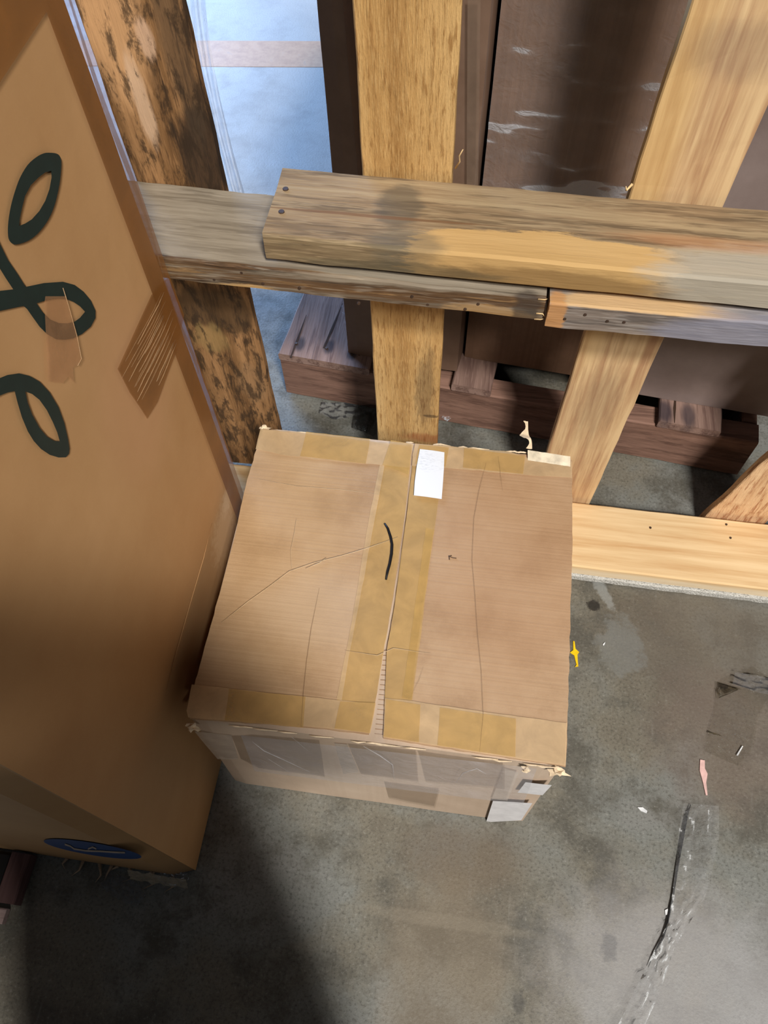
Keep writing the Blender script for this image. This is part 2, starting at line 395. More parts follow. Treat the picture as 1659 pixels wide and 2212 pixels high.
sist = wood('worn_brown_batten', (146, 122, 92), (172, 150, 116), (106, 88, 66), 'x', 8, 90, 45, rel=.35, fine=.6,
            front=(.7298, (128, 110, 82), (162, 142, 106), (84, 74, 58)),
            stains=[((206, 166, 106), (.075, .737, .77), (.17, .040, .05), .78, .12, .55, 64), ((176, 168, 152), (.34, .72, .775), (.14, .06, .06), .75, .35, .6, 32),
                    ((190, 122, 74), (.28, .78, .79), (.12, .012, .03), .3, .8, .6, 64), ((84, 78, 68), (-.105, .80, .79), (.03, .04, .03), .6, .5, .7, 64), ((92, 88, 76), (-.09, .738, .78), (.045, .02, .03), .5, .6, .7, 64),
                    ((116, 82, 54), (-.13, .778, .79), (.15, .0028, .02), .75, .5, .5, 64), ((112, 84, 48), (.09, .725, .752), (.13, .02, .02), .6, .6, .7, 64), ((70, 66, 52), (-.10, .725, .752), (.13, .02, .012), .6, .6, .8, 64)])
sb = plank('batten', (-.263, .728, .7465), (1.25, -.014, -.014), (0, .13, 0), (0, 0, .0405), sist, up, n=50, jit=.0012, ch=.0035, seed=25, end0=.002, sub=3)
tag(sb, 'brown batten nailed on top with a patch of fresh golden wood')
crackm = plain('split_wood_dark', (58, 40, 28), .9)
nailm = plain('rusty_nail', (62, 46, 36), .5, .5)
def disc(name, c, n, r, mat, parent, k=8, h=.0015):
    n = Vector(n).normalized(); a = n.orthogonal().normalized(); b = n.cross(a); c = Vector(c)
    vs = [c + (a * math.cos(t * 2 * math.pi / k) + b * math.sin(t * 2 * math.pi / k)) * r - n * .001 for t in range(k)]
    vs += [c + (a * math.cos(t * 2 * math.pi / k) + b * math.sin(t * 2 * math.pi / k)) * r * .8 + n * h for t in range(k)]
    fs = [tuple(range(k))[::-1], tuple(range(k, 2 * k))] + [(t, (t + 1) % k, k + (t + 1) % k, k + t) for t in range(k)]
    return mesh(name, vs, fs, mat, parent)
for p in ((463, 603), (522, 588), (568, 612), (647, 622), (890, 640), (924, 657), (1005, 667), (1033, 656), (775, 655)):
    disc('nail', ony(p, .7225), (0, -1, 0), .0024, nailm, st1)
for p in ((1220, 688), (1264, 679), (1312, 693), (1348, 695)):
    disc('nail', ony(p, .7145), (0, -1, 0), .0024, nailm, st2)
for p in ((617, 409), (608, 458)):
    disc('nail', onz(p, .7868), (0, 0, 1), .0045, nailm, sb)
for p in ((1569, 1133), (1578, 1162), (1405, 1140)):
    disc('nail', onz(p, .0555), (0, 0, 1), .0025, nailm, rail)
# splinters at the break and a shaving on the golden board
spl = plain('fresh_splinter', (222, 190, 140), .8)
for i, (x, z) in enumerate(((.084, .727), (.0855, .703), (.0845, .693))):
    tube('splinter', [(x - .006, .7215, z), (x + .002, .7205, z + .001), (x + .005, .720, z + .003 * (-1) ** i)], [.0012, .0009, .0003], spl, st1, 4)
tube('shaving', [(-.041, .86, .80), (-.036, .853, .815), (-.037, .85, .825), (-.033, .848, .835)], [.0012, .001, .001, .0006], spl, b2, 4)
tube('splinter', [(.178, .861, .795), (.172, .855, .79), (.170, .853, .797)], [.002, .0015, .0005], spl, b3, 4)

# ---------------------------------------------------------------- pallet lying behind, with film-wrapped cartons
P0 = Vector((-.411, 1.101, 0)); U = Vector((1.016, -.105, 0)).normalized(); V = Vector((-U.y, U.x, 0)); Z = Vector((0, 0, 1))
lp = thing('brown_pallet', 'dark reddish-brown pallet lying flat on the floor behind the upright pallet', 'pallet', tuple(P0 + U * .5 + V * .5))
redw = wood('reddish_pallet_wood', (122, 92, 78), (146, 112, 96), (86, 62, 52), 'x', 9, 60, 30, rel=.4, fine=.5)
redv = wood('reddish_deck_wood', (134, 108, 96), (152, 124, 112), (96, 72, 64), 'y', 10, 70, 30, rel=.4, fine=.5,
            stains=[((50, 42, 44), (-.37, 1.13, .15), (.012, .02, .02), .8, .8, .5, 60), ((44, 38, 42), (-.305, 1.13, .15), (.012, .02, .02), .8, .8, .5, 60),
                    ((44, 38, 42), (-.25, 1.115, .15), (.012, .016, .02), .8, .8, .5, 60), ((50, 44, 52), (.41, 1.04, .14), (.02, .03, .03), .8, .9, .5, 60), ((50, 44, 52), (.46, 1.035, .14), (.014, .03, .03), .7, .9, .5, 60)])
for k, dv in enumerate((0, .48, .94)):
    plank('stringer', P0 + V * dv + Z * .006, U * 1.02, V * .05, Z * .119, redw, lp, n=30, jit=.0014, ch=.003, seed=30 + k)
decks = [(0.0, .088), (.09, .205), (.25, .37), (.395, .452), (.80, .925), (.955, 1.02)]
decks = [(0.0, .205), (.215, .30), (.385, .47), (.815, .94)]
dks = []
plank('end_board', P0 + V * .052 + U * .002 + Z * .006, V * .88, U * .03, Z * .118, redw, lp, n=12, jit=.001, ch=.003, seed=34)  # both end boards are added to keep daylight out from under the deck
plank('end_board', P0 + V * .052 + U * .988 + Z * .006, V * .88, U * .03, Z * .118, redw, lp, n=12, jit=.001, ch=.003, seed=35)
for k, (a, c) in enumerate(decks):
    dks.append(plank('deck_board', P0 + U * a + V * -.004 + Z * .1255, V * 1.0, U * (c - a), Z * .02, redv, lp, n=24, jit=.0016, ch=.003, seed=36 + k))
for (p, q, par) in (((628, 772), (662, 680), 0), ((699, 752), (740, 655), 0), ((775, 768), (800, 730), 0), ((1505, 840), (1500, 900), 3)):
    A, B = onz(p, .1462), onz(q, .1462)
    if par == 3: A, B = P0 + U * .845 + V * .06 + Z * .1462, P0 + U * .847 - V * .003 + Z * .1462
    d = (B - A).cross(Z).normalized()
    L = [A + d * .0018, A.lerp(B, .4) + d * .003, B + d * .0005]; Rr = [A - d * .0018, A.lerp(B, .4) - d * .002, B - d * .0005]
    mesh('crack', L + Rr + [v - Z * .002 for v in L + Rr], [(0, 1, 4, 3), (1, 2, 5, 4), (6, 9, 10, 7), (7, 10, 11, 8)], crackm, dks[par])
for p in ((640, 742), (705, 752), (760, 765)):
    disc('nail', onz(p, .1462), (0, 0, 1), .0035, nailm, dks[0])
# cartons standing on it
mauve = card('film_dulled_carton', (108, 84, 68), (122, 98, 82), (92, 70, 56), 'y', 160, 21, rel=.05, flute_amt=.1, spec=.5, rough=.5)
mauve2 = card('film_dulled_carton_grey', (128, 112, 106), (140, 124, 118), (112, 96, 90), 'y', 160, 22, rel=.05, flute_amt=.1, spec=.5, rough=.5)
brownc = card('brown_stacked_carton', (116, 88, 68), (132, 104, 84), (96, 72, 54), 'x', 150, 23, rel=.2, flute_amt=.3, spec=.5, rough=.5)
def stack_carton(name, u0, u1, v0, v1, z0, z1, mat, label, seed, amp=.001, bulge=.0):
    c = lambda u, v, z: P0 + U * u + V * v + Z * z
    b4 = [c(u0, v0, z0), c(u1, v0, z0), c(u1, v1, z0), c(u0, v1, z0)]; t4 = [c(u0, v0, z1), c(u1, v0, z1), c(u1, v1, z1), c(u0, v1, z1)]
    cen = sum(b4, Vector()) / 4
    t = thing(name, label, 'carton', tuple(cen), 'film-wrapped cartons on the brown pallet')
    vs, fs = carton_data(b4, t4, .006, 12, 10, amp, seed, bulge); mesh('body', vs, fs, mat, t)
    return t
cA = stack_carton('carton', .147, .392, .03, .55, .1466, 1.05, mauve, 'narrow dark carton standing behind the golden board', 41)
cM = stack_carton('carton', .396, .70, .075, .60, .1466, 1.02, brownc, 'brown carton wrapped in shiny film between the golden and pale boards', 42)
cB = stack_carton('carton', .704, 1.10, .055, .60, .1466, .98, mauve2, 'grey-brown carton behind the pale board at the right edge', 43)
shade_strip = tape('painted_shade_strip', (96, 60, 36), .55)
q0, qn = P0 + V * .0262, -V
fA = lambda p: onp(p, P0 + V * .0255, V); fM = lambda p: onp(p, P0 + V * .071, V); fB = lambda p: onp(p, P0 + V * .051, V)
patch('tape', [(740, 0), (775, 0), (800, 400), (775, 400)], lambda p: onp(p, P0 + V * .0225, V), shade_strip, cA)  # dark strip painting in the shaded part of this face
patch('tape', [(1010, 0), (1038, 0), (1033, 400), (1008, 400)], lambda p: onp(p, P0 + V * .0225, V), tape('pale_edge_strip', (128, 108, 92), .5), cA)  # paler strip down the carton's right-hand edge
# ---------------------------------------------------------------- stretch film
flm = film('clear_stretch_film'); flm_b = film('clear_stretch_film_bright', .05, (215, 218, 225), 70, .06, 1.0, 1.0)
flm_s = film('clear_stretch_film_smooth', .26, (214, 216, 224), 24, .15, .5, .6)
def wrap(u, v):
    c = P0 + U * (.40 + .31 * u) + V * (.062) + Z * (.42 + .58 * v)
    n = noise.noise(Vector((u * 2.5 + v * 3.0, v * 16, 2))) * .006 + noise.noise(Vector((u * 9, v * 40, 7))) * .0025
    return c - V * (.002 + max(0, n + .004))
o = sheet('stretch_film', wrap, 60, 90, flm)
tag(o, 'crinkled clear stretch film wrapped round the brown carton behind the pallet', 'film')
def hang(u, v):
    c = 424 + 92 * v ** 1.35; wd = 26 - 14 * v + 10 * max(0, v - .5)
    return ony((c + wd * (u - .5) * 1.5, 425 * v - 5), .985 + .016 * math.sin(u * 11 + v * 3) + .01 * noise.noise(Vector((u * 6, v * 5, 3))))
o = sheet('hanging_film', hang, 12, 40, flm_s); tag(o, 'twisted strip of clear film hanging beside the mouldy board', 'film')
def scrap(name, pts, h, mat, label, seed, nv=14, fn=None, group=None):
    """crumpled film lying along a centre line of (x, y, half width)"""
    n = len(pts) - 1
    def f(u, v):
        t = u * n; i = min(int(t), n - 1); a = t - i
        (x0, y0, w0), (x1, y1, w1) = pts[i], pts[i + 1]
        x, y, wd = x0 + (x1 - x0) * a, y0 + (y1 - y0) * a, w0 + (w1 - w0) * a
        dx, dy = x1 - x0, y1 - y0; L = math.hypot(dx, dy) or 1
        s = (v - .5) * 2
        px, py = x - dy / L * wd * s, y + dx / L * wd * s
        z = .0012 + h * (.5 + .5 * noise.noise(Vector((u * n * 3.1, v * 4.3, seed)))) + h * .5 * (.5 + noise.noise(Vector((u * n * 9, v * 11, seed))) * .5)
        return onz((px, py), max(.0012, z)) if fn is None else fn(px, py, z)
    o = sheet(name, f, max(10, n * 10), nv, mat)
    return tag(o, label, 'film', group)

# ---------------------------------------------------------------- tall carton at the left
TX = -.36
tall = thing('tall_carton', 'tall brown carton with dark green script lettering standing at the left', 'carton', (-.61, .37, 0))
kraft = card('kraft_carton', (186, 144, 98), (196, 154, 108), (176, 132, 86), 'z', 40, 31, rel=.04, flute_amt=.05, mottle=4, rough=.62, spec=.3,
             stains=[((222, 190, 150), (TX, .60, .36), (.03, .03, .02), .6, .8, .7, 120), ((216, 182, 140), (TX, .55, .33), (.03, .05, .05), .45, .9, 1.0, 140),
                     ((196, 146, 108), (TX, .5, .75), (.03, .08, .1), .35, 1.0, .4, 10)])
bt = [(-.86, .075, .003), (TX, .078, .003), (TX, .654, .003), (-.86, .66, .003)]
tt = [(-.86, .105, 1.19), (TX, .103, 1.19), (TX, .648, 1.19), (-.86, .66, 1.19)]
vs, fs = carton_data(bt, tt, .012, 26, 14, .0012, 51, 0)
vs2 = []
for v in vs:                                     # front panel leans back a touch, soft right corner
    if v.y < .14: v = Vector((v.x, .0675 + .022 * v.z + (.012 if v.x > TX - .012 else 0), v.z))
    vs2.append(v)
mesh('body', vs2, fs, kraft, tall)
ink = plain('dark_green_ink', (26, 44, 42), .55, .3, .06)
def Fx(e): return lambda p: onx(p, TX + e)
cz1 = lambda L: [(x * 600 / 1659, y * 600 / 1659) for x, y in L]
cz2 = lambda L: [(x * 500 / 1580, 500 + y * 500 / 1580) for x, y in L]
def smoothring(L, k=3):
    out = []; n = len(L)
    for i in range(n):
        p0, p1, p2, p3 = (Vector(L[(i + j - 1) % n]) for j in range(4))
        for s in range(k):
            t = s / k
            out.append(tuple(.5 * ((2 * p1) + (p2 - p0) * t + (2 * p0 - 5 * p1 + 4 * p2 - p3) * t * t + (3 * p1 - p0 - 3 * p2 + p3) * t ** 3)))
    return out
o_out = cz1([(290, 912), (345, 920), (366, 960), (362, 1050), (350, 1130), (325, 1230), (290, 1310), (240, 1380), (190, 1425), (140, 1450), (85, 1460), (55, 1435), (47, 1390), (50, 1320), (65, 1230), (90, 1140), (120, 1060), (165, 985), (215, 940), (255, 918)])
o_in = cz1([(306, 1020), (308, 1060), (295, 1130), (270, 1200), (235, 1260), (190, 1310), (150, 1335), (115, 1349), (118, 1310), (130, 1250), (150, 1170), (185, 1105), (230, 1060), (270, 1030)])
f_out = cz2([(-90, -110), (0, 85), (55, 195), (120, 290), (175, 378), (300, 352), (430, 343), (510, 365), (570, 410), (620, 470), (652, 540), (652, 590), (620, 650), (560, 700), (500, 730), (440, 738), (380, 735), (320, 700), (270, 650), (220, 580), (185, 530), (160, 508), (80, 525), (0, 542), (-200, 590), (-200, 440), (0, 405), (90, 395), (40, 320), (0, 255), (-90, 90)])
f_in = cz2([(250, 490), (320, 468), (400, 457), (450, 460), (500, 480), (545, 510), (580, 548), (545, 590), (510, 615), (460, 627), (400, 625), (340, 600), (290, 550)])
e_out = cz2([(-120, 1075), (0, 1000), (50, 980), (130, 968), (200, 985), (270, 1025), (340, 1100), (400, 1200), (440, 1310), (465, 1420), (475, 1485), (470, 1520), (450, 1542), (400, 1543), (340, 1525), (280, 1485), (230, 1430), (190, 1365), (150, 1270), (120, 1170), (100, 1090), (50, 1100), (0, 1120), (-120, 1190)])
e_in = cz2([(172, 1092), (220, 1110), (270, 1150), (320, 1220), (360, 1300), (390, 1370), (408, 1433), (370, 1430), (320, 1400), (270, 1340), (220, 1250), (190, 1170)])
for a, h in ((smoothring(o_out), smoothring(o_in, 1)), (f_out, smoothring(f_in, 1)), (e_out, smoothring(e_in, 1))):
    tag(patch('letter', a, Fx(.0022), ink, tall, h), 'dark green script letter')
btape = tape('brown_parcel_tape', (140, 88, 36), .62, .35, 14, .06)
stape = tape('scuffed_clear_tape', (196, 158, 116), .5, .3, 90, .5)
white_sc = tape('scuff', (222, 190, 150), .55, .6)
def Rx(y0, y1, z0, z1, e): return [Vector((TX + e, a, b)) for a, b in ((y0, z0), (y1, z0), (y1, z1), (y0, z1))]
mesh('tape', Rx(.600, .650, .05, 1.19, .0026), [(0, 1, 2, 3)], btape, tall)
mesh('tape', Rx(.10, .600, 1.10, 1.19, .0026), [(0, 1, 2, 3)], btape, tall)
patch('tape', [(327, 637), (366, 596), (398, 680), (381, 760), (360, 815), (341, 868), (318, 905), (302, 880), (280, 848), (254, 797)], Fx(.0034), btape, tall)
for i in range(18):
    q = min(1, max(0, (i + random.uniform(-.6, .6)) / 17)); t0 = random.uniform(0, .35); t1 = random.uniform(.6, 1)
    x0, y0 = 350 + 40 * q, 622 + 84 * q; x1, y1 = 261 + 55 * q, 806 + 92 * q
    L = [(x0 + (x1 - x0) * t + 5 * math.sin(t * 3 + 1) + random.uniform(-1, 1), y0 + (y1 - y0) * t) for t in [t0 + (t1 - t0) * k / 4 for k in range(5)]]
    pts = [onx(p, TX + .0040) for p in L]; r_ = random.uniform(.0002, .0007); tube('tape_crease', pts, [r_ * .3] + [r_] * 3 + [r_ * .3], stape, tall, 4)
patch('tape', [(96, 655), (98, 640), (142, 640), (160, 700), (176, 770), (172, 785), (158, 795), (160, 828), (148, 815), (136, 828), (104, 824)], Fx(.0034), tape('pale_torn_tape', (196, 146, 104), .42), tall)
tube('tape_crease', [onx(p, TX + .0042) for p in ((136, 622), (148, 660), (166, 725), (176, 775), (168, 790))], .0004, stape, tall, 5)
# pale folded board along the back upright edge
pale_edge = film('pale_edge_film', .6, (196, 194, 190), 60, .6, .3, .1)
def edgef(u, v):
    z = .60 + .58 * v
    return Vector((TX - .006 - .010 * u + .002 * math.sin(z * 24), .652 + .024 * u + .003 * math.sin(z * 15) * u, z))
o = sheet('edge_film', edgef, 4, 30, pale_edge, tall); tag(o, 'pale crinkled film along the rear edge')
# crease line low on the side panel
for (zz, yy) in ((.44, .2),):
    tube('panel_crease', [onx(p, TX + .0012) for p in ((458, 1130), (440, 1205), (412, 1300), (378, 1420), (360, 1490))], [.0002, .0007, .0007, .0006, .0001], kraft, tall, 6)
# oval emblem on the front panel
def Ffront(e): return lambda p: (lambda q: q)(onp(p, Vector((0, .0675 - e, 0)), Vector((0, 1, -.022)).normalized()))
blue = plain('blue_emblem_ink', (18, 66, 128), .5, .4, .05)
whitei = plain('white_emblem_ink', (176, 160, 148), .6)
ell = [(200 + 106 * math.cos(t) * 1.0 - 0 * math.sin(t), 1834 + 17 * math.cos(t) + 13.5 * math.sin(t)) for t in [i * 2 * math.pi / 28 for i in range(28)]]
em = patch('oval_emblem', ell, Ffront(.0012), blue, tall); tag(em, 'dark blue oval emblem with pale swirl')
for L in ([(140, 1824), (152, 1828), (160, 1834), (185, 1838), (215, 1839), (245, 1841), (270, 1842)], [(190, 1834), (200, 1830), (208, 1834)]):
    pts = []
    for x, y in L: pts.append((x, y - 1.8))
    for x, y in reversed(L): pts.append((x, y + 1.8))
    patch('emblem_swirl', pts, Ffront(.0020), whitei, em)
fray = plain('torn_card_fibre', (176, 152, 126), .9)
for i in range(9):
    x = -.575 + .022 * i + random.uniform(-.012, .012); y = .068
    L = random.uniform(.008, .03)
    tube('torn_fibre', [(x, y, .008), (x + random.uniform(-.01, .01), y - L * .6, .004), (x + random.uniform(-.02, .005), y - L, .002)], [.003, .0016, .0004], fray, tall, 4)
clear_t = film('clear_parcel_tape', .06, (200, 180, 150), 60, .08, .7, .6)
def lowt(u, v):
    return Vector((-.365 - .10 * u, .0625 - .012 * v + .004 * noise.noise(Vector((u * 9, v * 5, 1))), .03 * (1 - v) + .002 + .004 * (noise.noise(Vector((u * 12, v * 6, 4))) + .5)))
o = sheet('clear_tape', lowt, 16, 8, clear_t, tall); tag(o, 'crinkled clear tape at the bottom corner')

# ---------------------------------------------------------------- small taped carton
HT = .38
sc = thing('taped_carton', 'small battered carton covered in yellowed tape on the concrete floor', 'carton', (-.07, .48, 0))
ctop = card('corrugated_carton', (178, 146, 112), (192, 162, 128), (152, 120, 88), 'y', 230, 41, rel=.3, flute_amt=.2, mottle=11, rough=.62,
            stains=[((186, 152, 106), (-.25, .5, HT), (.1, .25, .1), .35, 1.0, .4, 8), ((198, 172, 142), (-.17, .42, HT), (.09, .06, .05), .5, 1.0, .4, 12),
                    ((170, 128, 92), (.1, .55, HT), (.12, .2, .1), .4, 1.0, .3, 8)])
cbody = card('corrugated_carton_side', (190, 168, 146), (202, 182, 160), (172, 150, 128), 'x', 120, 42, rel=.1, flute_amt=.15, mottle=6, rough=.6)
FLt, FRt, BRt, BLt = onz((404, 1552), HT - .004), onz((1221, 1656), HT - .004), onz((1237, 992), HT - .004), onz((566, 925), HT - .004)
b4 = [(-.332, .228, .002), (.184, .228, .002), (.186, .700, .002), (-.332, .700, .002)]
vs, fs = carton_data(b4, [FLt, FRt, BRt, BLt], .010, 16, 20, .0012, 61, .001)
mesh('body', vs, fs, cbody, sc)
TOP = lambda e: (lambda p: onz(p, HT + e))
def flap(outline, label, seed):
    o = patch('top_flap', outline, TOP(0.0), ctop, sc, None, .0042, (0, 0, 1)); tag(o, label)
    # real sheet: upper surface at HT
    for v in o.data.vertices: v.co.z -= .0042
    return o
def rag(L, amp=2.0, step=14, seed=1):
    """break a straight outline into a slightly ragged one"""
    out = []
    for i in range(len(L)):
        a, b = Vector(L[i]), Vector(L[(i + 1) % len(L)]); n = max(1, int((b - a).length / step))
        for k in range(n):
            p = a.lerp(b, k / n); out.append((p.x + amp * noise.noise(Vector((p.x * .07, p.y * .07, seed))), p.y + amp * noise.noise(Vector((p.x * .07, p.y * .07, seed + 9)))))
    return out
lf = flap(rag([(568, 926), (890, 966), (886, 1020), (876, 1100), (862, 1210), (847, 1300), (826, 1420), (812, 1510), (797, 1586), (700, 1574), (560, 1563), (410, 1552), (404, 1538), (450, 1370), (505, 1170), (530, 1050)], 2), 'left top flap', 1)
rf = flap(rag([(897, 967), (1000, 972), (1120, 980), (1236, 994), (1237, 1150), (1230, 1420), (1223, 1655), (1100, 1637), (960, 1616), (828, 1594), (832, 1500), (836, 1405), (852, 1310), (866, 1215), (880, 1100), (891, 1020)], 2), 'right top flap', 2)
corr = plain('corrugated_inner_edge', (150, 118, 88), .8)
nn = 34; vs, fs = [], []
for i in range(nn + 1):
    t = i / nn; a = onz((829 - 22 * t * .9 + 0 * t, 1405 + 180 * t), HT - .003 - .004 * (i % 2)); c = onz((836 - 8 * t, 1405 + 182 * t), HT - .003 - .004 * (i % 2))
    vs += [a, c]
for i in range(nn): fs.append((2 * i, 2 * i + 1, 2 * i + 3, 2 * i + 2))
tag(mesh('corrugated_edge', vs, fs, corr, sc), 'exposed corrugation in the open seam')
yt = tape('yellowed_tape', (208, 170, 106), .55, .3, 22, .12); pt = tape('pale_tape_edge', (216, 184, 140), .62, .35, 22, .1); dt = tape('amber_tape', (208, 168, 98), .48, .28, 25, .12)
def T(outline, mat, e, amp=1.2, name='tape', lab=None, seed=3):
    o = patch(name, rag(outline, amp, 18, seed), TOP(e), mat, sc)
    if lab: tag(o, lab)
    return o
# seam tapes
T([(826, 1000), (886, 1000), (876, 1100), (847, 1300), (812, 1510), (806, 1540), (728, 1512), (780, 1250)], yt, .0006)
T([(820, 1004), (831, 1004), (786, 1250), (757, 1400), (738, 1513), (727, 1510), (760, 1340), (795, 1130)], pt, .0012)
T([(893, 985), (948, 1075), (930, 1200), (908, 1380), (890, 1512), (830, 1530), (835, 1410), (852, 1310), (880, 1100)], yt, .0006)
T([(920, 1140), (938, 1145), (924, 1240), (898, 1420), (889, 1512), (868, 1508), (888, 1370)], dt, .0012)
# rear band over the edge
T([(563, 927), (700, 940), (890, 964), (884, 1010), (820, 1004), (700, 994), (620, 984), (552, 970)], pt, .0018, 2.5)
T([(662, 932), (800, 948), (790, 1002), (648, 985)], dt, .0024)
T([(845, 950), (893, 960), (882, 1025), (826, 1004)], dt, .003)
T([(897, 958), (1000, 966), (1090, 975), (1110, 978), (1140, 990), (1236, 998), (1235, 1032), (1130, 1026), (1000, 1014), (890, 1006)], pt, .0018, 2.5)
T([(1003, 968), (1135, 985), (1130, 1024), (1000, 1010)], dt, .0024)
T([(905, 960), (970, 966), (962, 1008), (897, 1002)], dt, .0024)
# front band
T([(414, 1478), (560, 1494), (728, 1512), (812, 1520), (800, 1584), (700, 1572), (560, 1562), (406, 1550), (403, 1535)], pt, .0018, 1.5)
T([(495, 1488), (660, 1505), (655, 1572), (485, 1556)], dt, .0024)
T([(735, 1515), (812, 1518), (799, 1584), (722, 1574)], dt, .0024)
T([(832, 1508), (890, 1514), (1050, 1538), (1225, 1562), (1222, 1654), (1050, 1628), (828, 1592)], pt, .0018, 1.5)
T([(950, 1528), (1115, 1552), (1113, 1636), (945, 1610)], dt, .0024)
T([(834, 1510), (908, 1522), (905, 1604), (829, 1592)], dt, .0024)
# scratches, creases in tape and card
cre = tape('pale_crease', (216, 188, 146), .6, .5); dcr = tape('dark_crease', (134, 104, 74), .27, .8)
for L, r, mm in (([(478, 1345), (535, 1300), (580, 1268), (625, 1234), (680, 1215), (740, 1200), (790, 1185), (860, 1160)], .0011, cre), ([(660, 1228), (690, 1216), (705, 1205)], .0018, cre), ([(640, 1120), (636, 1150), (628, 1190), (630, 1230)], .0007, cre),
                 ([(690, 1270), (672, 1360), (662, 1430), (655, 1500), (650, 1572)], .0008, dcr), ([(1050, 1000), (1035, 1060), (1024, 1120), (1020, 1210), (1026, 1280), (1032, 1370), (1040, 1450), (1044, 1540), (1036, 1625)], .0007, dcr), ([(1076, 985), (1080, 1015), (1086, 1060)], .0006, dcr),
                 ([(745, 1405), (815, 1416), (850, 1400), (930, 1412)], .0007, cre), ([(560, 1035), (640, 1050), (740, 1058), (820, 1068)], .0008, cre), ([(915, 1440), (905, 1470), (890, 1500)], .0005, dcr)):
    tube('crease', [onz(p, HT + .0026) for p in L], [r * .2] + [r * .6] * (len(L) - 2) + [r * .2], mm, sc, 5)
mk = plain('black_marker', (22, 20, 20), .5)
Lm = [(831, 1131), (838, 1142), (844, 1160), (847, 1176), (846, 1196), (842, 1218), (837, 1236), (834, 1252)]
o = tube('marker_stroke', [onz(p, HT + .0020) for p in Lm], [.0016, .0021, .0023, .0023, .0023, .0021, .002, .0014], mk, sc, 6); tag(o, 'curved black marker stroke')
for L in ([(969, 1201), (978, 1205), (986, 1206)], [(971, 1209), (970, 1201), (976, 1200)]):
    tube('pen_mark', [onz(p, HT + .0006) for p in L], .0009, plain('faded_ink', (96, 74, 56), .7), sc, 4)
# paper label
lm_, nt, bb = newmat('printed_paper_label')
n1 = noise_tex(nt, mapped(nt, (140, 900, 1)), 1, 2, .6)
lc = onz((925, 1000), HT)
bl = blob(nt, tuple(lc), (.03, .018, .05), .6, .4, 60)
nt.links.new(mixc(nt, math_(nt, 'MULTIPLY', mask(nt, n1, .5, .7), math_(nt, 'MULTIPLY', bl, .4)), (232, 234, 236), (150, 152, 158)), bb.inputs['Base Color']); bb.inputs['Roughness'].default_value = .5
o = patch('paper_label', [(907, 970), (935, 973), (960, 977), (959, 1010), (957, 1040), (954, 1078), (920, 1073), (894, 1070), (896, 1040), (900, 1008)], TOP(.0042), lm_, sc); tag(o, 'white paper label')
# bright torn flap and curl at the rear right corner
paper = plain('torn_pale_paper', (222, 200, 168), .8)
A = onz((1130, 978), HT)
def curl(u, v):
    p = A + Vector((.004 - .012 * v + .010 * u, .008 + .035 * v, .002 + .022 * v + .006 * math.sin(v * 7)))
    return p + Vector((.006 * math.sin(v * 9) * (1 - u), .003 * noise.noise(Vector((u * 4, v * 9, 1))), 0))
tag(sheet('torn_curl', curl, 3, 16, paper, sc), 'curled strip of torn card at the rear edge')
def liftf(u, v):
    p = onz((1140 + 92 * u, 972 + 14 * u + 22 * v), HT + .006 * (1 - v) + .002)
    return p + Vector((0, 0, .001 * noise.noise(Vector((u * 8, v * 3, 2)))))
tag(sheet('lifted_paper', liftf, 12, 4, plain('pale_peeled_paper', (216, 202, 176), .5), sc), 'peeled pale paper strip')
# ragged paper fringe along the top edges
for i in range(12):
    t = random.random()
    p = onz((570 + 560 * t, 927 + 52 * t), HT - .002)
    tube('torn_fringe', [p, p + Vector((.008, random.uniform(.0, .003), .0006)), p + Vector((random.uniform(.012, .03), .001, 0))], [.0012, .0016, .0006], paper, sc, 4)
for i in range(14):
    t = random.random()
    p = onz((410 + 790 * t, 1557 + 102 * t ** 1.05), HT - .004)
    tube('torn_fringe', [p, p + Vector((.01, random.uniform(-.0015, .001), 0)), p + Vector((random.uniform(.02, .045), .001, random.uniform(-.002, .001)))], [.0006, .0014, .0005], paper, sc, 4)
# crushed corners
def crumple(name, c, r, seed, mat):
    bm = bmesh.new(); bmesh.ops.create_icosphere(bm, subdivisions=2, radius=1)
    for v in bm.verts:
        k = .6 + .7 * noise.noise(v.co * 1.7 + Vector((seed, 0, 0)))
        v.co = Vector(c) + Vector((v.co.x * r[0], v.co.y * r[1], v.co.z * r[2])) * k
    me = bpy.data.meshes.new(name); bm.to_mesh(me); bm.free(); return link(name, me, mat, sc)
crumple('crushed_corner', onz((415, 1572), HT - .012), (.014, .008, .010), 1, paper)
crumple('crushed_corner', onz((1205, 1668), HT - .012), (.018, .009, .010), 2, paper)
crumple('crushed_corner', onz((1135, 1662), HT - .01), (.010, .006, .007), 3, paper)
crumple('crushed_corner', onz((572, 925), HT - .004), (.012, .008, .006), 4, paper)
# tapes, labels and film on the front side
qf = (Vector(b4[0]) + Vector(b4[1])) / 2; nf = (Vector(b4[1]) - Vector(b4[0])).cross((FLt + FRt) / 2 - qf).normalized()
if nf.y > 0: nf = -nf
FR = lambda e: (lambda p: onp(p, qf + nf * (.0020 + e), nf))
gt = tape('grey_brown_tape', (142, 120, 96), .38, .25, 20, .1); lt = tape('milky_tape', (206, 192, 176), .5, .3, 30, .1)
def F(outline, mat, e, amp=1.2, name='tape', lab=None):
    o = patch(name, rag(outline, amp, 18, 8), FR(e), mat, sc)
    if lab: tag(o, lab)
    return o
F([(500, 1590), (545, 1588), (690, 1600), (702, 1678), (560, 1660), (520, 1640)], gt, .0006)
F([(722, 1606), (750, 1608), (775, 1668), (742, 1672)], lt, .0006)
F([(752, 1608), (900, 1625), (905, 1690), (780, 1672)], gt, .0010)
F([(905, 1626), (1090, 1652), (1090, 1705), (920, 1690)], gt, .0012)
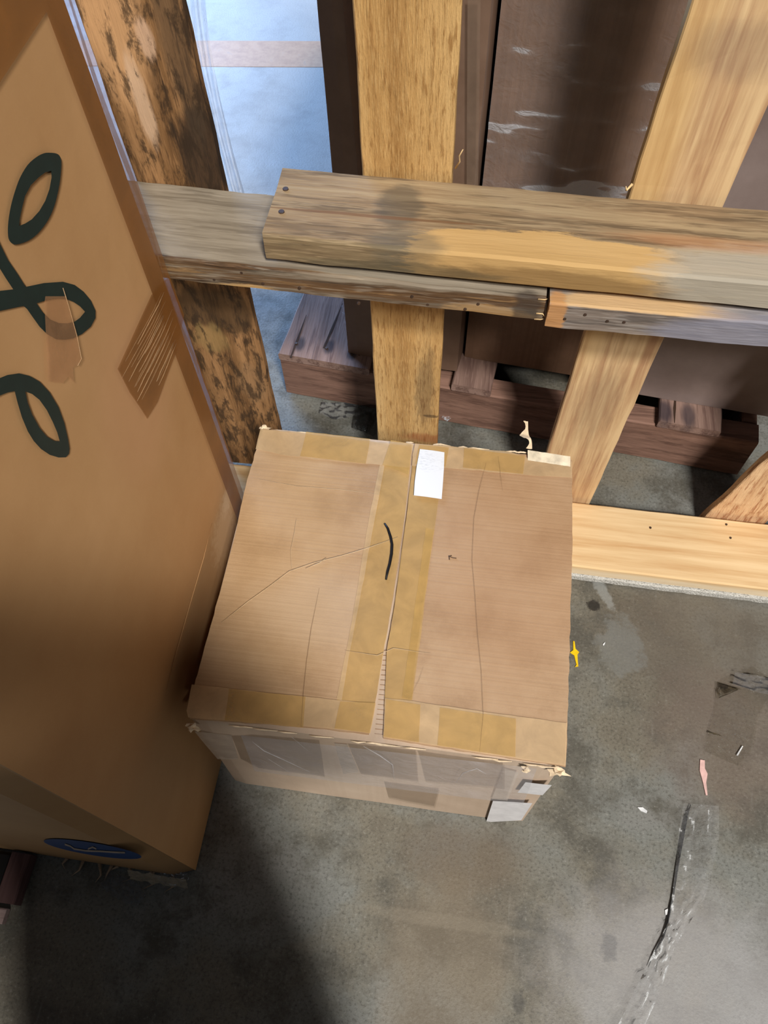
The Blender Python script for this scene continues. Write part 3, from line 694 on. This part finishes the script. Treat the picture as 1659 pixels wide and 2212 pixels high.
F([(420, 1580), (500, 1588), (515, 1640), (470, 1640)], lt, .0008)
F([(830, 1690), (950, 1706), (940, 1745), (840, 1725)], gt, .0014)
F([(1088, 1660), (1120, 1668), (1096, 1730), (1062, 1726)], lt, .0010)
wl = plain('white_side_label', (214, 212, 212), .5, .3, .04)
F([(1135, 1690), (1192, 1696), (1172, 1718), (1118, 1712)], wl, .0028, .6, 'side_label', 'white label on the lower right of the front')
F([(1065, 1730), (1150, 1735), (1126, 1772), (1050, 1776)], wl, .0028, .6, 'side_label', 'white label on the lower right of the front')
ff = film('front_film', .01, (190, 188, 192), 26, .12, .3, .3)
def frontf(u, v):
    p = FR(.004 + .003 * (noise.noise(Vector((u * 14 + v * 5, v * 9, 3))) + .6))((520 + 640 * u - 60 * v * (u - .5), 1588 + 72 * u + 78 * v))
    return p
tag(sheet('clear_film', frontf, 60, 12, ff, sc), 'wrinkled clear film over the front side')
fw = tape('film_wrinkle_glint', (226, 226, 230), .4, .15)  # glints along the film wrinkles, painted in as pale threads
for L in ([(545, 1602), (570, 1622), (610, 1640), (670, 1668)], [(580, 1640), (625, 1668)], [(630, 1592), (665, 1622)], [(785, 1612), (820, 1632), (848, 1652), (852, 1685)], [(985, 1690), (1000, 1670), (1030, 1660), (1050, 1672)]):
    tube('film_wrinkle', [FR(.006)(p) for p in L], [.0002] + [.0006] * (len(L) - 2) + [.0002], fw, sc, 5)

# ---------------------------------------------------------------- debris on the floor
scrap('tape_strip', [(1515, 1738, 38), (1510, 1800, 44), (1500, 1870, 40), (1488, 1930, 36), (1462, 2000, 20), (1440, 2040, 18), (1420, 2090, 22), (1395, 2150, 26), (1365, 2212, 26), (1335, 2270, 26)], .015, film('crinkled_clear_tape', .09, (205, 206, 205), 90, .05, 1.0, 1.0), 'long twisted strip of clear tape on the floor at lower right', 1)
blackm = plain('dark_tape_edge', (24, 23, 26), .4, .5)
pe = [onz(p, .004) for p in ((1492, 1738), (1484, 1760), (1474, 1810), (1462, 1880), (1452, 1945), (1440, 2000), (1432, 2025), (1412, 2060), (1400, 2090))]
o = tube('dark_tape_edge', pe, [.0006, .0022, .0026, .002, .0018, .0018, .002, .001, .0004], blackm, None, 6); tag(o, 'thin dark rolled edge along the clear tape strip', 'tape')
scrap('tape_scrap', [(1590, 1455, 40), (1605, 1490, 62), (1590, 1540, 48), (1578, 1600, 52), (1560, 1640, 40)], .004, film('brownish_clear_tape', .13, (96, 84, 62), 60, .1, .9, .6), 'flattened scrap of brownish clear tape on the floor at right', 2)
scrap('tape_scrap', [(1585, 1465, 14), (1640, 1478, 18), (1690, 1490, 16)], .012, flm_b, 'crinkled glossy bit of clear tape by the right frame edge', 3)
def bit(name, outline, mat, label, cat, th=.0014):
    o = patch(name, outline, lambda p: onz(p, .0008), mat, None, None, th, (0, 0, 1)); return tag(o, label, cat)
bit('paper_shred', [(1512, 1641), (1522, 1643), (1522, 1660), (1528, 1672), (1525, 1690), (1528, 1718), (1524, 1718), (1518, 1690), (1511, 1665)], plain('pink_paper', (214, 176, 168), .7), 'narrow pink paper shred beside the brownish tape scrap', 'paper')
whp = plain('white_paper_bit', (232, 234, 236), .6)
bit('paper_bit', [(1377, 1744), (1388, 1744), (1398, 1752), (1396, 1757), (1384, 1752)], whp, 'white paper bit lying alone left of the tape strip', 'paper')
bit('paper_bit', [(1436, 1966), (1442, 1963), (1443, 1975), (1437, 1977)], whp, 'white speck against the upper dark tape edge', 'paper')
bit('paper_bit', [(1408, 2064), (1412, 2056), (1414, 2062), (1409, 2070)], whp, 'white speck where the dark tape edge ends', 'paper')
bit('paint_chip', [(1238, 1385), (1241, 1386), (1243, 1402), (1251, 1409), (1247, 1415), (1248, 1430), (1249, 1440), (1242, 1441), (1245, 1436), (1240, 1416), (1231, 1410), (1238, 1405)], plain('yellow_paint', (232, 190, 20), .5), 'small yellow paint splash on the floor right of the carton', 'paint')
bit('paper_bit', [(1302, 1392), (1307, 1387), (1306, 1392), (1303, 1396)], whp, 'tiny white fleck near the yellow paint splash', 'paper')
bit('straw_bit', [(1590, 1631), (1602, 1612), (1604, 1613), (1593, 1633)], whp, 'short white straw-like sliver on the brownish tape scrap', 'paper', .003)
scrap('film_scrap', [(692, 880, 12), (725, 888, 18), (760, 884, 16), (800, 876, 14), (830, 880, 12)], .012, flm_b, 'curled clear film scrap in front of the brown pallet', 4)
scrap('film_scrap', [(765, 900, 24), (800, 905, 32), (830, 915, 34)], .03, film('dark_film', .5, (24, 26, 26), 50, .15, .8, .4), 'dark film lump on the floor left of the golden board', 5)
scrap('film_scrap', [(958, 905, 10), (975, 880, 16), (1010, 860, 14), (1022, 838, 18), (1036, 822, 16)], .03, flm_b, 'twisted clear film trailing from the brown pallet', 6)
scrap('film_scrap', [(748, 655, 12), (765, 690, 22), (790, 715, 26)], .012, flm_b, 'glossy film tail on the pallet deck by the golden board', 7, fn=lambda x, y, z: onz((x, y), .147 + z))
scrap('film_scrap', [(228, 1895, 18), (250, 1912, 24), (285, 1930, 26), (306, 1945, 14)], .008, film('dull_film', .25, (120, 124, 132), 50, .12, .9, .6), 'dull clear film scrap on the floor below the oval emblem', 8)
scrap('film_scrap', [(344, 1890, 12), (372, 1898, 16), (405, 1888, 12)], .012, flm_b, 'small clear tape scrap under the tall carton corner', 9)
# skid by the left frame edge
sk = thing('wooden_skid', 'dark red wooden skid corner on the floor at the left frame edge', 'skid', (-.70, .03, 0))
rw = wood('dark_red_skid_wood', (104, 78, 76), (120, 92, 88), (78, 56, 54), 'y', 12, 60, 20, rel=.3)
plank('side_rail', (-.668, -.012, .001), (0, .076, 0), (.034, 0, 0), (0, 0, .03), rw, sk, n=8, seed=70)
plank('end_board', (-.80, -.042, .001), (.15, 0, 0), (0, .022, 0), (0, 0, .014), wood('pale_skid_end', (150, 128, 124), (168, 146, 140), (120, 98, 92), 'x', 13), sk, n=8, seed=71, jit=.002)
blk = plain('black_filler', (10, 10, 12), .5, .3)
o = plank('black_gap_filler', (-1.05, -.012, .001), (.378, 0, 0), (0, .074, 0), (0, 0, .022), blk, None, n=6, seed=72, ch=.004); tag(o, 'black block filling the dark gap beside the dark red skid', 'filler')  # added black block standing in for the dark void beside the rail

# ---------------------------------------------------------------- person taking the picture (stands outside the frame, shades the lower left)
def person(loc):
    J = {'pelvis': (0, 0, .95), 'belly': (0, .01, 1.1), 'chest': (0, .02, 1.36), 'neck': (0, .04, 1.55), 'head': (0, .09, 1.67), 'crown': (0, .10, 1.78),
         'hipL': (-.1, 0, .9), 'kneeL': (-.11, .02, .5), 'ankL': (-.12, -.02, .09), 'toeL': (-.13, .13, .045),
         'hipR': (.1, 0, .9), 'kneeR': (.11, .02, .5), 'ankR': (.12, -.02, .09), 'toeR': (.14, .13, .045),
         'shL': (-.21, .02, 1.46), 'elL': (-.33, .10, 1.22), 'haL': (-.20, .27, 1.36), 'fiL': (-.15, .33, 1.40),
         'shR': (.21, .02, 1.46), 'elR': (.33, .10, 1.22), 'haR': (.0, .28, 1.36), 'fiR': (-.05, .33, 1.40)}
    E_ = [('pelvis', 'belly'), ('belly', 'chest'), ('chest', 'neck'), ('neck', 'head'), ('head', 'crown')]
    for s_ in 'LR': E_ += [('pelvis', 'hip' + s_), ('hip' + s_, 'knee' + s_), ('knee' + s_, 'ank' + s_), ('ank' + s_, 'toe' + s_), ('chest', 'sh' + s_), ('sh' + s_, 'el' + s_), ('el' + s_, 'ha' + s_), ('ha' + s_, 'fi' + s_)]
    rad = {'pelvis': .18, 'belly': .18, 'chest': .195, 'neck': .075, 'head': .11, 'crown': .08, 'hip': .17, 'knee': .15, 'ank': .12, 'toe': .05, 'sh': .085, 'el': .065, 'ha': .034, 'fi': .028}  # body and legs made wide to broaden the shade they cast
    names = list(J); ix = {n: i for i, n in enumerate(names)}
    me = bpy.data.meshes.new('person'); me.from_pydata([J[n] for n in names], [(ix[a], ix[b]) for a, b in E_], [])
    o = bpy.data.objects.new('person', me); COL.objects.link(o); o.location = loc
    m = o.modifiers.new('skin', 'SKIN')
    if not me.skin_vertices: me.attributes.new('skin', 'FLOAT', 'POINT')
    for i, n in enumerate(names):
        r = rad[n] if n in rad else rad[n[:-1]]
        sv = me.skin_vertices[0].data[i]; sv.radius = (r, r); sv.use_root = (n == 'pelvis')
    o.modifiers.new('smooth', 'SUBSURF').levels = 2
    me.materials.append(plain('dark_work_clothes', (38, 40, 48), .85))
    return tag(o, 'person in a long dark coat standing outside the picture, both hands raised', 'person')
person((-.12, -.48, 0))
